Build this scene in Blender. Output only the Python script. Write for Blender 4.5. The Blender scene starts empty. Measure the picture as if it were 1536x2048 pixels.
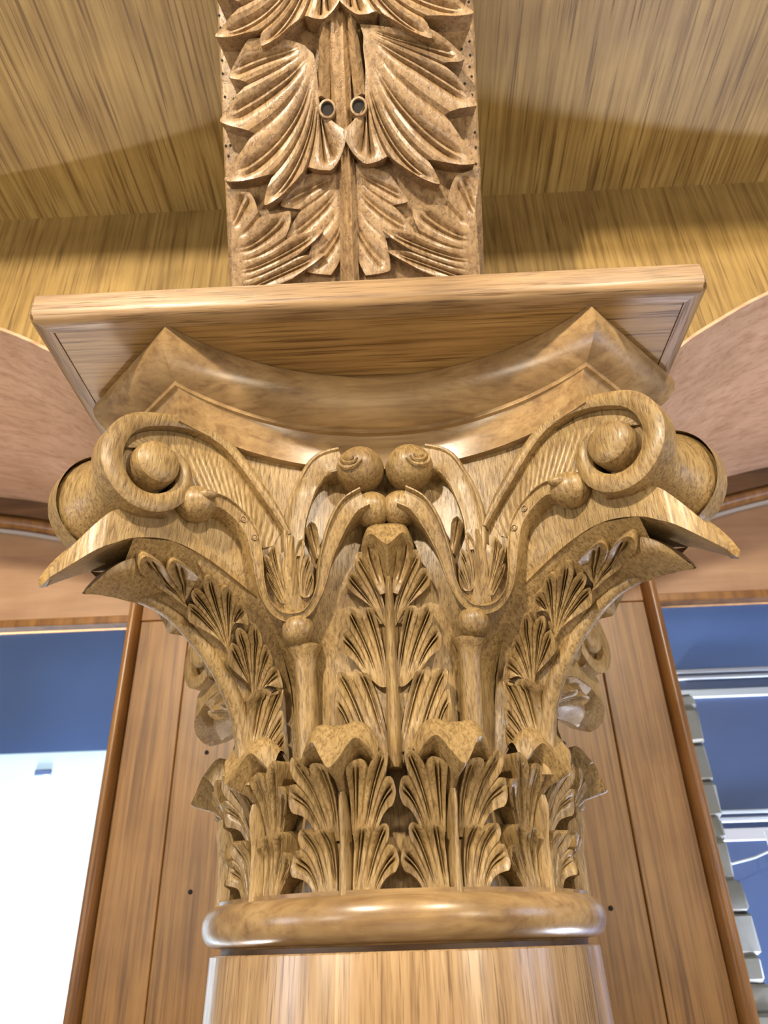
import bpy, math, random
from mathutils import Vector, Matrix
random.seed(7)
SC = bpy.context.scene
COL = SC.collection
S = 0.2            # one column-ring radius in metres; all shapes below are in ring radii
S2 = 2 ** .5
PI = math.pi

# ------------------------------------------------------------------ camera
cam_d = bpy.data.cameras.new('camera')
cam = bpy.data.objects.new('camera', cam_d)
COL.objects.link(cam)
SC.camera = cam
CP = (0.05953771, -4.2674554, -0.10143123)
CR_ = Vector((0.99891539, 0.03768058, -0.02735373))
CU_ = Vector((0.04274763, -0.50926665, 0.85954646))
CF_ = Vector((-0.01845787, 0.85978349, 0.51032505))
cam.matrix_world = Matrix(((CR_.x, CU_.x, -CF_.x, CP[0] * S), (CR_.y, CU_.y, -CF_.y, CP[1] * S),
                           (CR_.z, CU_.z, -CF_.z, CP[2] * S), (0, 0, 0, 1)))
cam_d.sensor_fit = 'VERTICAL'
cam_d.sensor_height = 34.0
cam_d.lens = 1465.53 / 2048 * 34.0
cam_d.clip_start = 0.01
cam_d.dof.use_dof = True
cam_d.dof.focus_distance = 3.75 * S
cam_d.dof.aperture_fstop = 7.0

# ------------------------------------------------------------------ world, lamps, exposure
w = bpy.data.worlds.new('world')
SC.world = w
w.use_nodes = True
bg = w.node_tree.nodes['Background']
bg.inputs[0].default_value = (1.0, 0.92, 0.82, 1)
bg.inputs[1].default_value = 0.20
SC.view_settings.view_transform = 'Standard'
SC.view_settings.look = 'None'
SC.view_settings.gamma = 1.0
SC.view_settings.use_curve_mapping = False
SC.view_settings.exposure = 0.12


def area(name, loc, target, size, power, col):
    d = bpy.data.lights.new(name, 'AREA')
    d.shape = 'DISK'
    d.size = size
    d.energy = power
    d.color = col
    o = bpy.data.objects.new(name, d)
    o.location = loc
    o.rotation_euler = (Vector(target) - Vector(loc)).to_track_quat('-Z', 'Y').to_euler()
    COL.objects.link(o)
    return o


WARM = (1.0, 0.87, 0.68)
area('lamp_key', (-0.75, -2.1, 1.42), (0, 0, 0.25), 0.12, 66, WARM)
area('lamp_second', (0.9, -2.3, 1.60), (0, 0, 0.25), 0.12, 50, WARM)
area('uplight_left', (-0.85, -1.25, 0.1), (-0.75, -0.35, 1.15), 0.35, 7, WARM)
area('uplight_right', (0.85, -1.25, 0.1), (0.75, -0.35, 1.15), 0.35, 7, WARM)
area('floor_bounce', (0.15, -1.9, -1.2), (0, 0.0, 0.6), 1.2, 5, (1.0, 0.87, 0.66))  # added fill lamp in place of light thrown up by the floor
area('window_light_left', (-1.0, 0.86, -1.05), (-0.75, 0.25, 0.9), 0.45, 250, (1.0, 0.92, 0.88))  # added lamp behind the glass, below view, to brighten the left soffit
area('window_light_right', (1.15, 0.82, -0.85), (0.8, 0.2, 0.9), 0.5, 120, (0.74, 0.80, 1.0))  # likewise an added lamp, bluish fill for the right soffit
area('daylight_right', (1.9, -0.7, 0.25), (0.3, 0.2, 0.6), 0.7, 8, (0.62, 0.74, 1.0))
area('daylight_left', (-2.0, -1.1, 0.1), (-0.1, 0.1, 0.2), 0.6, 9, (0.78, 0.86, 1.0))


# ------------------------------------------------------------------ materials
def mat(name):
    m = bpy.data.materials.new(name)
    m.use_nodes = True
    nt = m.node_tree
    return m, nt, nt.nodes['Principled BSDF']


def wood(name, light, mid, dark, axis='z', fine=90.0, stretch=22.0, pores=0.5, rough=0.42, spec=0.45,
         blotch=0.35, bump=0.15, vary=0.0, coat=0.0, pscale=1.0, stain=(0.16, 0.085, 0.045), stain_amt=0.0):
    m, nt, p = mat(name)
    N, L = nt.nodes, nt.links
    tc = N.new('ShaderNodeTexCoord')
    mp = N.new('ShaderNodeMapping')
    sc = [fine, fine, fine]
    sc['xyz'.index(axis)] = fine / stretch
    mp.inputs['Scale'].default_value = sc
    L.new(tc.outputs['Object'], mp.inputs['Vector'])
    if vary:
        oi = N.new('ShaderNodeObjectInfo')
        cmb = N.new('ShaderNodeCombineXYZ')
        mu = N.new('ShaderNodeMath')
        mu.operation = 'MULTIPLY'
        mu.inputs[1].default_value = 40
        L.new(oi.outputs['Random'], mu.inputs[0])
        for k in range(3):
            L.new(mu.outputs[0], cmb.inputs[k])
        L.new(cmb.outputs[0], mp.inputs['Location'])
    n1 = N.new('ShaderNodeTexNoise')
    n1.inputs['Scale'].default_value = 1.0
    n1.inputs['Detail'].default_value = 5
    n1.inputs['Roughness'].default_value = 0.62
    n1.inputs['Distortion'].default_value = 0.35
    L.new(mp.outputs[0], n1.inputs['Vector'])
    r1 = N.new('ShaderNodeValToRGB')
    e = r1.color_ramp.elements
    e[0].position, e[0].color = 0.33, (*dark, 1)
    e[1].position, e[1].color = 0.66, (*light, 1)
    q = e.new(0.5)
    q.color = (*mid, 1)
    L.new(n1.outputs[0], r1.inputs[0])
    # long dark pores of the grain
    mp2 = N.new('ShaderNodeMapping')
    sc2 = [fine * 2.3 * pscale] * 3
    sc2['xyz'.index(axis)] = fine * 2.3 * pscale / (stretch * 1.3)
    mp2.inputs['Scale'].default_value = sc2
    L.new(tc.outputs['Object'], mp2.inputs['Vector'])
    n2 = N.new('ShaderNodeTexNoise')
    n2.inputs['Scale'].default_value = 1.0
    n2.inputs['Detail'].default_value = 2
    L.new(mp2.outputs[0], n2.inputs['Vector'])
    r2 = N.new('ShaderNodeValToRGB')
    r2.color_ramp.elements[0].position = 0.56
    r2.color_ramp.elements[0].color = (0, 0, 0, 1)
    r2.color_ramp.elements[1].position = 0.68
    r2.color_ramp.elements[1].color = (pores, pores, pores, 1)
    L.new(n2.outputs[0], r2.inputs[0])
    mx = N.new('ShaderNodeMixRGB')
    mx.inputs[2].default_value = (dark[0] * .55, dark[1] * .5, dark[2] * .45, 1)
    L.new(r2.outputs[0], mx.inputs[0])
    L.new(r1.outputs[0], mx.inputs[1])
    # broad tone changes
    n3 = N.new('ShaderNodeTexNoise')
    n3.inputs['Scale'].default_value = 9.0
    n3.inputs['Detail'].default_value = 3
    L.new(tc.outputs['Object'], n3.inputs['Vector'])
    r3 = N.new('ShaderNodeValToRGB')
    r3.color_ramp.elements[0].position = 0.35
    v = 1 - blotch
    r3.color_ramp.elements[0].color = (v, v * .97, v * .93, 1)
    r3.color_ramp.elements[1].position = 0.62
    r3.color_ramp.elements[1].color = (1, 1, 1, 1)
    L.new(n3.outputs[0], r3.inputs[0])
    mm = N.new('ShaderNodeMixRGB')
    mm.blend_type = 'MULTIPLY'
    mm.inputs[0].default_value = 1
    L.new(mx.outputs[0], mm.inputs[1])
    L.new(r3.outputs[0], mm.inputs[2])
    col = mm.outputs[0]
    if stain_amt:
        n4 = N.new('ShaderNodeTexNoise')
        n4.inputs['Scale'].default_value = 14.0
        n4.inputs['Detail'].default_value = 8
        n4.inputs['Roughness'].default_value = .7
        mp4 = N.new('ShaderNodeMapping')
        mp4.inputs['Location'].default_value = (3.1, 1.7, 0.4)
        L.new(tc.outputs['Object'], mp4.inputs['Vector'])
        L.new(mp4.outputs[0], n4.inputs['Vector'])
        r4 = N.new('ShaderNodeValToRGB')
        r4.color_ramp.elements[0].position = 0.53
        r4.color_ramp.elements[0].color = (0, 0, 0, 1)
        r4.color_ramp.elements[1].position = 0.72
        r4.color_ramp.elements[1].color = (stain_amt,) * 3 + (1,)
        L.new(n4.outputs[0], r4.inputs[0])
        m4 = N.new('ShaderNodeMixRGB')
        m4.inputs[2].default_value = (*stain, 1)
        L.new(r4.outputs[0], m4.inputs[0])
        L.new(col, m4.inputs[1])
        col = m4.outputs[0]
    if vary:
        hs = N.new('ShaderNodeHueSaturation')
        mr = N.new('ShaderNodeMapRange')
        mr.inputs['To Min'].default_value = 1 - vary
        mr.inputs['To Max'].default_value = 1 + vary
        L.new(oi.outputs['Random'], mr.inputs['Value'])
        L.new(mr.outputs[0], hs.inputs['Value'])
        L.new(col, hs.inputs['Color'])
        col = hs.outputs[0]
    L.new(col, p.inputs['Base Color'])
    p.inputs['Roughness'].default_value = rough
    p.inputs['Specular IOR Level'].default_value = spec
    if coat:
        p.inputs['Coat Weight'].default_value = coat
        p.inputs['Coat Roughness'].default_value = 0.22
    b = N.new('ShaderNodeBump')
    b.inputs['Strength'].default_value = bump
    b.inputs['Distance'].default_value = 0.0012
    ad = N.new('ShaderNodeMath')
    ad.operation = 'SUBTRACT'
    L.new(n1.outputs[0], ad.inputs[0])
    L.new(r2.outputs[0], ad.inputs[1])
    L.new(ad.outputs[0], b.inputs['Height'])
    L.new(b.outputs[0], p.inputs['Normal'])
    return m


def plain(name, col, rough=0.5, metal=0.0, emit=0.0, spec=.5):
    m, nt, p = mat(name)
    p.inputs['Base Color'].default_value = (*col, 1)
    p.inputs['Roughness'].default_value = rough
    p.inputs['Metallic'].default_value = metal
    p.inputs['Specular IOR Level'].default_value = spec
    if emit:
        p.inputs['Emission Color'].default_value = (*col, 1)
        p.inputs['Emission Strength'].default_value = emit
    n = nt.nodes.new('ShaderNodeTexNoise')
    n.inputs['Scale'].default_value = 6
    r = nt.nodes.new('ShaderNodeValToRGB')
    r.color_ramp.elements[0].color = tuple(c * .88 for c in col) + (1,)
    r.color_ramp.elements[1].color = tuple(min(1, c * 1.08) for c in col) + (1,)
    nt.links.new(n.outputs[0], r.inputs[0])
    nt.links.new(r.outputs[0], p.inputs['Base Color'])
    return m


CARVED = wood('carved_lime_wood', (0.410, 0.282, 0.122), (0.335, 0.218, 0.085), (0.190, 0.112, 0.042), 'z', 330, 6,
              pores=0.5, rough=0.40, blotch=0.32, bump=0.40, coat=0.08, stain=(0.12, 0.07, 0.045), stain_amt=0.5, pscale=.8)
TURNED = wood('turned_lime_wood', (0.42, 0.275, 0.125), (0.35, 0.22, 0.095), (0.24, 0.14, 0.060), 'x', 90, 14,
              pores=0.25, rough=0.30, blotch=0.34, bump=0.10, coat=0.30, stain_amt=0.6)
OAKBR = wood('carved_bracket_oak', (0.38, 0.25, 0.125), (0.305, 0.192, 0.090), (0.18, 0.104, 0.047), 'z', 170, 14,
             pores=0.6, rough=0.38, blotch=0.25, bump=0.35, stain_amt=0.25, coat=0.1)
VENEER = wood('golden_oak_veneer', (0.46, 0.315, 0.105), (0.385, 0.252, 0.078), (0.235, 0.138, 0.036), 'y', 120, 34,
              pores=0.85, rough=0.46, blotch=0.20, bump=0.12)
VENEERZ = wood('golden_oak_wall_veneer', (0.36, 0.235, 0.076), (0.30, 0.19, 0.057), (0.19, 0.11, 0.030), 'z', 120, 34,
               pores=0.8, rough=0.46, blotch=0.20, bump=0.12)
BOARDX = wood('oak_board_lengthwise', (0.40, 0.245, 0.088), (0.335, 0.198, 0.068), (0.215, 0.115, 0.036), 'x', 130, 30,
              pores=0.85, rough=0.42, blotch=0.20, bump=0.12)
EDGEX = wood('oak_edging', (0.36, 0.225, 0.105), (0.295, 0.18, 0.080), (0.19, 0.105, 0.043), 'x', 150, 18,
             pores=0.7, rough=0.42, blotch=0.20, bump=0.3, coat=.08)
SHAFT = wood('oak_stave', (0.47, 0.315, 0.165), (0.385, 0.245, 0.120), (0.24, 0.145, 0.070), 'z', 220, 36,
             pores=0.75, rough=0.28, blotch=0.18, bump=0.10, vary=0.12, coat=0.4)
PIER = wood('oak_plank', (0.35, 0.185, 0.058), (0.285, 0.144, 0.043), (0.17, 0.080, 0.024), 'z', 90, 34,
            pores=0.55, rough=0.38, blotch=0.20, bump=0.08, vary=0.14)
TRIM = wood('orange_bead_wood', (0.36, 0.175, 0.048), (0.28, 0.13, 0.035), (0.18, 0.078, 0.021), 'z', 40, 16,
            pores=0.3, rough=0.34, blotch=0.15, bump=0.05, coat=.2)
SOFFIT = wood('bent_pink_ply', (0.68, 0.44, 0.295), (0.61, 0.38, 0.245), (0.48, 0.285, 0.17), 'x', 60, 30,
              pores=0.35, rough=0.30, blotch=0.14, bump=0.20, coat=0.6)
PANEL = wood('pale_panel_wood', (0.50, 0.32, 0.19), (0.44, 0.27, 0.155), (0.37, 0.22, 0.125), 'x', 20, 10,
             pores=0.1, rough=0.45, blotch=0.10, bump=0.03)
DARKBAND = wood('dark_band_wood', (0.20, 0.105, 0.045), (0.15, 0.078, 0.032), (0.10, 0.05, 0.02), 'x', 40, 12,
                pores=0.3, rough=0.45, blotch=0.2, bump=0.05)
HOLE = plain('hole_black', (0.012, 0.008, 0.006), 0.9)
NAVY = plain('navy_panel', (0.20, 0.33, 0.66), 0.35)
NAVYD = plain('dark_navy_panel', (0.060, 0.095, 0.20), 0.35)
ALU = plain('pale_aluminium', (0.62, 0.66, 0.68), 0.3, 0.4)
WHITE = plain('backlit_white', (0.22, 0.29, 0.33), 0.6, 0, 1.9)  # brightness of the pale screen put in as emission, no lamp behind it
STONE = plain('rough_stone', (0.235, 0.225, 0.185), 0.95)
FLOOR = plain('floor_stone', (0.42, 0.34, 0.25), 0.6)
GREYLINE = plain('pale_bead', (0.55, 0.52, 0.50), 0.4)


def glass_mat():
    m, nt, p = mat('window_glass')
    N, L = nt.nodes, nt.links
    t = N.new('ShaderNodeBsdfTransparent')
    t.inputs[0].default_value = (0.93, 0.96, 1, 1)
    g = N.new('ShaderNodeBsdfGlossy')
    g.inputs['Roughness'].default_value = 0.03
    f = N.new('ShaderNodeFresnel')
    f.inputs['IOR'].default_value = 1.45
    mx = N.new('ShaderNodeMixShader')
    L.new(f.outputs[0], mx.inputs[0])
    L.new(t.outputs[0], mx.inputs[1])
    L.new(g.outputs[0], mx.inputs[2])
    L.new(mx.outputs[0], N['Material Output'].inputs[0])
    return m


GLASS = glass_mat()


# ------------------------------------------------------------------ mesh helpers
class MB:
    def __init__(self):
        self.v, self.f = [], []

    def grid(self, rows, closed_u=False, closed_v=False, flip=False):
        """rows: list of rows of points, joined as quads."""
        o = len(self.v)
        nu, nv = len(rows[0]), len(rows)
        for r in rows:
            self.v.extend(r)
        for j in range(nv if closed_v else nv - 1):
            for i in range(nu if closed_u else nu - 1):
                a, b = o + j * nu + i, o + j * nu + (i + 1) % nu
                c, d = o + ((j + 1) % nv) * nu + (i + 1) % nu, o + ((j + 1) % nv) * nu + i
                self.f.append((a, d, c, b) if flip else (a, b, c, d))
        return o

    def poly(self, pts):
        o = len(self.v)
        self.v.extend(pts)
        self.f.append(tuple(range(o, o + len(pts))))

    def box(self, x0, x1, y0, y1, z0, z1, bev=0.0):
        if bev:
            b = bev
            ring = lambda k, z: [(x0 + k, y0, z), (x1 - k, y0, z), (x1, y0 + k, z), (x1, y1 - k, z),
                                 (x1 - k, y1, z), (x0 + k, y1, z), (x0, y1 - k, z), (x0, y0 + k, z)]
            inner = lambda z: [(x0 + b, y0 + b, z), (x1 - b, y0 + b, z), (x1 - b, y0 + b, z), (x1 - b, y1 - b, z),
                               (x1 - b, y1 - b, z), (x0 + b, y1 - b, z), (x0 + b, y1 - b, z), (x0 + b, y0 + b, z)]
            rows = [inner(z0), ring(b, z0 + b), ring(b, z1 - b), inner(z1)]
            self.grid(rows, closed_u=True)
            self.poly([inner(z0)[i] for i in (0, 6, 4, 2)])
            self.poly([inner(z1)[i] for i in (0, 2, 4, 6)])
            return
        p = [(x, y, z) for z in (z0, z1) for y in (y0, y1) for x in (x0, x1)]
        o = len(self.v)
        self.v.extend(p)
        for q in ((0, 2, 3, 1), (4, 5, 7, 6), (0, 1, 5, 4), (2, 6, 7, 3), (0, 4, 6, 2), (1, 3, 7, 5)):
            self.f.append(tuple(o + i for i in q))

    def lathe(self, prof, n=96, a0=0.0, a1=2 * PI):
        full = abs(a1 - a0 - 2 * PI) < 1e-6
        k = n if full else n + 1
        rows = [[(r * math.sin(a0 + (a1 - a0) * i / n), -r * math.cos(a0 + (a1 - a0) * i / n), z) for i in range(k)]
                for r, z in prof]
        self.grid(rows, closed_u=full)

    def tube(self, pts, rad, n=8, cap=True):
        pts = [Vector(p) for p in pts]
        rows = []
        up = Vector((0.13, 0.21, 0.97))
        for i, p in enumerate(pts):
            t = (pts[min(i + 1, len(pts) - 1)] - pts[max(i - 1, 0)]).normalized()
            a = t.cross(up).normalized()
            b = a.cross(t)
            r = rad[i] if isinstance(rad, (list, tuple)) else rad
            rows.append([tuple(p + a * (r * math.cos(2 * PI * k / n)) + b * (r * math.sin(2 * PI * k / n)))
                         for k in range(n)])
        self.grid(rows, closed_u=True)
        if cap:
            self.poly(rows[0][::-1])
            self.poly(rows[-1])

    def ball(self, c, r, n=20, m=12, sq=(1, 1, 1)):
        rows = []
        for j in range(m + 1):
            a = PI * j / m
            rr = max(math.sin(a), 0.002)
            rows.append([(c[0] + r * sq[0] * rr * math.cos(2 * PI * i / n), c[1] + r * sq[1] * rr * math.sin(2 * PI * i / n),
                          c[2] - r * sq[2] * math.cos(a)) for i in range(n)])
        self.grid(rows, closed_u=True)

    def mesh(self, name, material, angle=38):
        me = bpy.data.meshes.new(name)
        me.from_pydata([(x * S, y * S, z * S) for x, y, z in self.v], [], self.f)
        me.validate()
        me.polygons.foreach_set('use_smooth', [True] * len(me.polygons))
        try:
            me.set_sharp_from_angle(angle=math.radians(angle))
        except Exception:
            pass
        me.materials.append(material)
        me.update()
        return me


def link(name, data, parent=None, rot=0.0, kind=None):
    o = bpy.data.objects.new(name, data)
    COL.objects.link(o)
    if parent:
        o.parent = parent
    if rot:
        o.rotation_euler = (0, 0, rot)
    if kind:
        o['kind'] = kind
    return o


def put(name, mb, material, parent=None, rot=0.0, kind=None, angle=38):
    return link(name, mb.mesh(name, material, angle), parent, rot, kind)


def thing(name, label, cat, loc=(0, 0, 0), group=None):
    o = bpy.data.objects.new(name, None)
    o.empty_display_size = 0.05
    COL.objects.link(o)
    o.location = loc
    o['label'] = label
    o['category'] = cat
    o['kind'] = 'thing'
    if group:
        o['group'] = group
    return o


def catmull(pts, n):
    """n+1 points along a smooth curve through pts (tuples of any length)."""
    k = len(pts)
    if k == 2:
        return [tuple(pts[0][c] + (pts[1][c] - pts[0][c]) * i / n for c in range(len(pts[0]))) for i in range(n + 1)]
    out = []
    for i in range(n + 1):
        t = i / n * (k - 1)
        j = min(int(t), k - 2)
        u = t - j
        p1, p2 = pts[j], pts[j + 1]
        p0 = pts[j - 1] if j else tuple(2 * a - b for a, b in zip(p1, p2))
        p3 = pts[j + 2] if j + 2 < k else tuple(2 * b - a for a, b in zip(p1, p2))
        out.append(tuple(.5 * (2 * b + (c - a) * u + (2 * a - 5 * b + 4 * c - d) * u * u + (3 * b - a - 3 * c + d) * u ** 3)
                         for a, b, c, d in zip(p0, p1, p2, p3)))
    return out


def sm(a, b, x):
    t = min(1, max(0, (x - a) / (b - a)))
    return t * t * (3 - 2 * t)


def interp(T, x):
    if x <= T[0][0]:
        return T[0][1]
    for (a, b), (c, d) in zip(T, T[1:]):
        if x <= c:
            return b + (d - b) * (x - a) / (c - a)
    return T[-1][1]


def frame(fn, a, b, e=2e-3):
    p = Vector(fn(a, b))
    u = Vector(fn(a + e, b)) - p
    v = Vector(fn(a, b + e)) - p
    n = u.cross(v).normalized()
    return p, n


US = (-1.0, -1.0, -.8, -.45, -.16, 0, .16, .45, .8, 1.0, 1.0)


def sweep(mb, fn, path, width, prof, n=12, us=US, skirt=-.03, sign=1, bez=False, side_w=None):
    """Lay a carved strip along path (surface coordinates of fn); prof(u,t) is its height over the surface."""
    if bez and len(path) == 3:
        P0, P1, P2 = path
        c = [tuple((1 - t) ** 2 * a + 2 * t * (1 - t) * b + t * t * d for a, b, d in zip(P0, P1, P2))
             for t in (i / n for i in range(n + 1))]
    else:
        c = catmull(path, n)
    F = [frame(fn, *q) for q in c]
    rows = []
    for i, (p, nr) in enumerate(F):
        t = i / n
        tg = (F[min(i + 1, n)][0] - F[max(i - 1, 0)][0])
        nn = nr * sign
        sd = tg.cross(nn).normalized()
        wd = width(t)
        row = []
        for k, u in enumerate(us):
            h = skirt if k in (0, len(us) - 1) else prof(u, t)
            row.append(tuple(p + sd * (wd * u) + nn * h))
        rows.append(row)
    mb.grid(rows, flip=True)
    mb.poly(rows[0])
    mb.poly(rows[-1][::-1])


def fin_width(w0, w1, round_tip=True, peak=.75):
    def f(t):
        if t < peak:
            return w0 + (w1 - w0) * (t / peak) ** .9
        q = (t - peak) / (1 - peak)
        if round_tip:
            return w1 * math.sqrt(max(1 - q * q, 0)) * .98 + .003
        return w1 * (1 - q) ** .8 + .003
    return f


def fin_prof(h0, h1, lift=.03, groove=.4, rim=.3):
    def f(u, t):
        h = h0 + (h1 - h0) * t + lift * sm(.55, 1, t)
        e = abs(u)
        s = 1 - rim * (1 - e) * sm(0, .3, t) if e < .81 else (1 if e < .9 else .72)
        g = groove * sm(.12, .4, t) * (1 - sm(.82, .97, t))
        if e < .05:
            s -= g * .55
        elif e < .2:
            s -= g * .0
        elif e < .5:
            s -= g * .42
        return h * s
    return f


def finger(mb, fn, path, w0, w1, h0, h1, lift=.03, n=12, sign=1, round_tip=True, groove=.4, rim=.3, peak=.75, skirt=-.04):
    sweep(mb, fn, path, fin_width(w0, w1, round_tip, peak), fin_prof(h0, h1, lift, groove, rim), n, sign=sign, bez=True,
          skirt=skirt)


def fan(mb, fn, fingers, sign=1, notch=.30, power=2.4, h0=.03, h1=.06, lift=.025, groove=.48, rim=.25, crease=.30, nu=12, nr=14,
        skirt=-.03, ext=(.5, .5), back=0.0):
    """One carved lobe: fingers (3-point paths, in order) are the rails of a fan with gouged, scalloped tips."""
    K = len(fingers)
    if back:      # run the roots on behind the lobe below
        fingers = [[tuple(a - (b - a) * back for a, b in zip(p[0], p[1])), p[1], p[2]] for p in fingers]

    def rail(i, t):
        a, b, c = fingers[i]
        return tuple((1 - t) ** 2 * p + 2 * t * (1 - t) * q + t * t * r for p, q, r in zip(a, b, c))

    def at(p, t):
        if K == 1:
            raise ValueError
        i = min(max(int(math.floor(p)), 0), K - 2)
        u = p - i
        A, B = rail(i, t), rail(i + 1, t)
        if 0 <= u <= 1 and K > 2:
            Z0 = rail(i - 1, t) if i > 0 else tuple(2 * a - b for a, b in zip(A, B))
            Z3 = rail(i + 2, t) if i + 2 < K else tuple(2 * b - a for a, b in zip(A, B))
            return tuple(.5 * (2 * b + (c - a) * u + (2 * a - 5 * b + 4 * c - d) * u * u + (3 * b - a - 3 * c + d) * u ** 3)
                         for a, b, c, d in zip(Z0, A, B, Z3))
        return tuple(a + (b - a) * u for a, b in zip(A, B))

    ps = []
    for i in range(K):
        lo = -ext[0] if i == 0 else -.5
        hi = ext[1] if i == K - 1 else .5
        FS = (-1, -.86, -.62, -.40, -.29, -.17, -.05, .05, .17, .29, .40, .62, .86)
        for k in FS:
            ps.append((i, -lo * k if k < 0 else hi * k))
    ps.append((K - 1, ext[1]))
    cols = []
    for i, f in ps:
        lim = .5 if abs(f) <= .5 else abs(f)
        e = min(1, abs(f) / max(.5, ext[0] if (i == 0 and f < 0) else ext[1] if (i == K - 1 and f > 0) else .5))
        rm = 1 - notch * e ** power
        col = []
        for j in range(nr + 1):
            t = rm * (1 - (1 - j / nr) ** 1.25)
            pt, n_ = frame(fn, *at(i + f, t))
            h = h0 + (h1 - h0) * t + lift * sm(.55, 1.0, t / rm * .5 + t * .5)
            g = groove * sm(.10, .35, t) * (1 - sm(.80, .95, t / rm))
            s = 1.0 - rim * (1 - e ** 2) * sm(.05, .35, t)
            if e < .07:
                s -= .12 * g
            elif e < .2:
                s -= g
            elif e < .3:
                s -= g * .25
            s -= crease * max(0, (e - .72) / .28) ** 1.5 * sm(.08, .4, t) * (1 if 0 < i + f < K - 1 else .3)
            col.append(pt + n_ * (sign * h * s))
            if j == nr:
                tipn = n_ * sign
        base = col[-1]
        col.append(pt + tipn * (h * s * .55) + (col[-1] - col[-2]).normalized() * -.004)
        col.append(pt + tipn * skirt + (col[-2] - col[-4]).normalized() * -.010)
        cols.append([tuple(c) for c in col])
    # side walls down to the ground
    for side in (0, -1):
        i, f = ps[side]
        w = []
        for j in range(nr + 1):
            t = (1 - notch) * (1 - (1 - j / nr) ** 1.25)
            pt, n_ = frame(fn, *at(i + f, t))
            w.append(tuple(pt + n_ * (sign * skirt)))
        w += [w[-1], w[-1]]
        if side == 0:
            cols.insert(0, w)
        else:
            cols.append(w)
    mb.grid(cols)


def spline_patch(ctrl, nu, nv):
    """ctrl[v][u] points -> smooth (nv+1) x (nu+1) grid."""
    rows = [catmull(r, nu) for r in ctrl]
    cols = [catmull([rows[j][i] for j in range(len(rows))], nv) for i in range(nu + 1)]
    return [[cols[i][j] for i in range(nu + 1)] for j in range(nv + 1)]

# ------------------------------------------------------------------ the setting
ARCH = [(1.62, 2.80), (1.72, 3.05), (1.95, 3.45), (2.25, 3.78), (2.6, 4.03), (3.1, 4.32), (3.8, 4.58), (4.7, 4.78), (5.6, 4.86), (7.0, 4.6)]
ARCH = catmull(ARCH, 40)
ZC = 5.73          # soffit of the flat veneered ceiling
YW = 3.2           # face of the pier and windows behind the column

mb = MB()
mb.box(-9, 9, -14, 12, -8.2, -8.0)
put('floor', mb, FLOOR, kind='structure')

ceil = MB()
ceil.box(-9, 9, -3.1, 0.35, ZC + .02, ZC + .15)
ceil_o = put('ceiling', ceil, VENEER, kind='structure')
for x0, x1 in ((-9, -.15), (-.146, 9)):
    m_ = MB()
    m_.box(x0, x1, -3.12, 0.02, ZC - .03, ZC + .02, .006)
    put('veneer_panel', m_, VENEER, ceil_o)

arc = MB()         # upper wall over the arches, front face at y = 0
for sd in (-1, 1):
    for (xa, za), (xb, zb) in zip(ARCH, ARCH[1:]):
        arc.grid([[(sd * xa, 0, za), (sd * xb, 0, zb)], [(sd * xa, 0, ZC + .05), (sd * xb, 0, ZC + .05)]])
arc.box(-1.62, 1.62, 0, YW, 2.80, 3.0)
arc.grid([[(-1.62, 0, 2.8), (1.62, 0, 2.8)], [(-1.62, 0, ZC + .05), (1.62, 0, ZC + .05)]])
wall_a = put('wall_arcade', arc, VENEERZ, kind='structure')
for sd in (-1, 1):
    m_ = MB()
    inn = [(sd * (x - .0), -.02, z - .03) for x, z in ARCH]
    out = [(sd * (x - .0), -.02, z) for x, z in ARCH]
    rows = [[(p[0], y, p[2]) for p in inn] for y in (-.02, YW * .33, YW * .66, YW + .1)]
    m_.grid(rows)
    m_.grid([inn, out])
    put('soffit_panel', m_, SOFFIT, wall_a)


def arch_z(x):
    return interp(ARCH, abs(x))


def arch_strip(off0, off1, y, xs):
    g = MB()
    for sd in (-1, 1):
        g.grid([[(sd * x, y, arch_z(x) - off0) for x in xs], [(sd * x, y, arch_z(x) - off1) for x in xs]])
        g.grid([[(sd * x, y, arch_z(x) - off1) for x in xs], [(sd * x, y + .2, arch_z(x) - off1) for x in xs]])
    return g


# pier between the two windows, upright planks side by side
back = MB()
back.box(-2.84, 2.72, YW + .06, YW + .4, -8, 4.7)
back_o = put('wall_back', back, PIER, kind='structure')
seams = [-2.82, -2.27, -1.46, -.72, .02, .80, 1.52, 2.12, 2.70]
for i, (a, b) in enumerate(zip(seams, seams[1:])):
    m_ = MB()
    m_.box(a + .004, b - .004, YW - .012 * (i % 3) * .6, YW + .08, -8, 3.06, .010)
    put('plank', m_, PIER, back_o)
m_ = MB()
m_.box(-2.82, 2.70, YW - .004, YW + .08, 3.066, 4.6, .008)
put('rail', m_, TRIM, back_o)
for x, z in ((-1.95, 1.62), (1.60, 1.58), (-1.98, .38), (1.80, .14)):
    m_ = MB()
    m_.ball((x, YW - .012, z), .022, 8, 5, (1, .3, 1))
    put('nail_hole', m_, HOLE, back_o)
for i, (xa, xb) in enumerate(((-2.95, -2.82), (2.70, 2.85))):
    m_ = MB()
    cx, r = (xa + xb) / 2, (xb - xa) / 2
    prof = [(cx - r, YW + .25)] + [(cx - r * math.cos(PI * k / 10), YW - .02 - .11 * math.sin(PI * k / 10)) for k in range(11)] + [(cx + r, YW + .25)]
    m_.grid([[(x, y, -8) for x, y in prof], [(x, y, 4.7) for x, y in prof]])
    put('trim_%d' % (i + 1), m_, TRIM, kind='structure')

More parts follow.
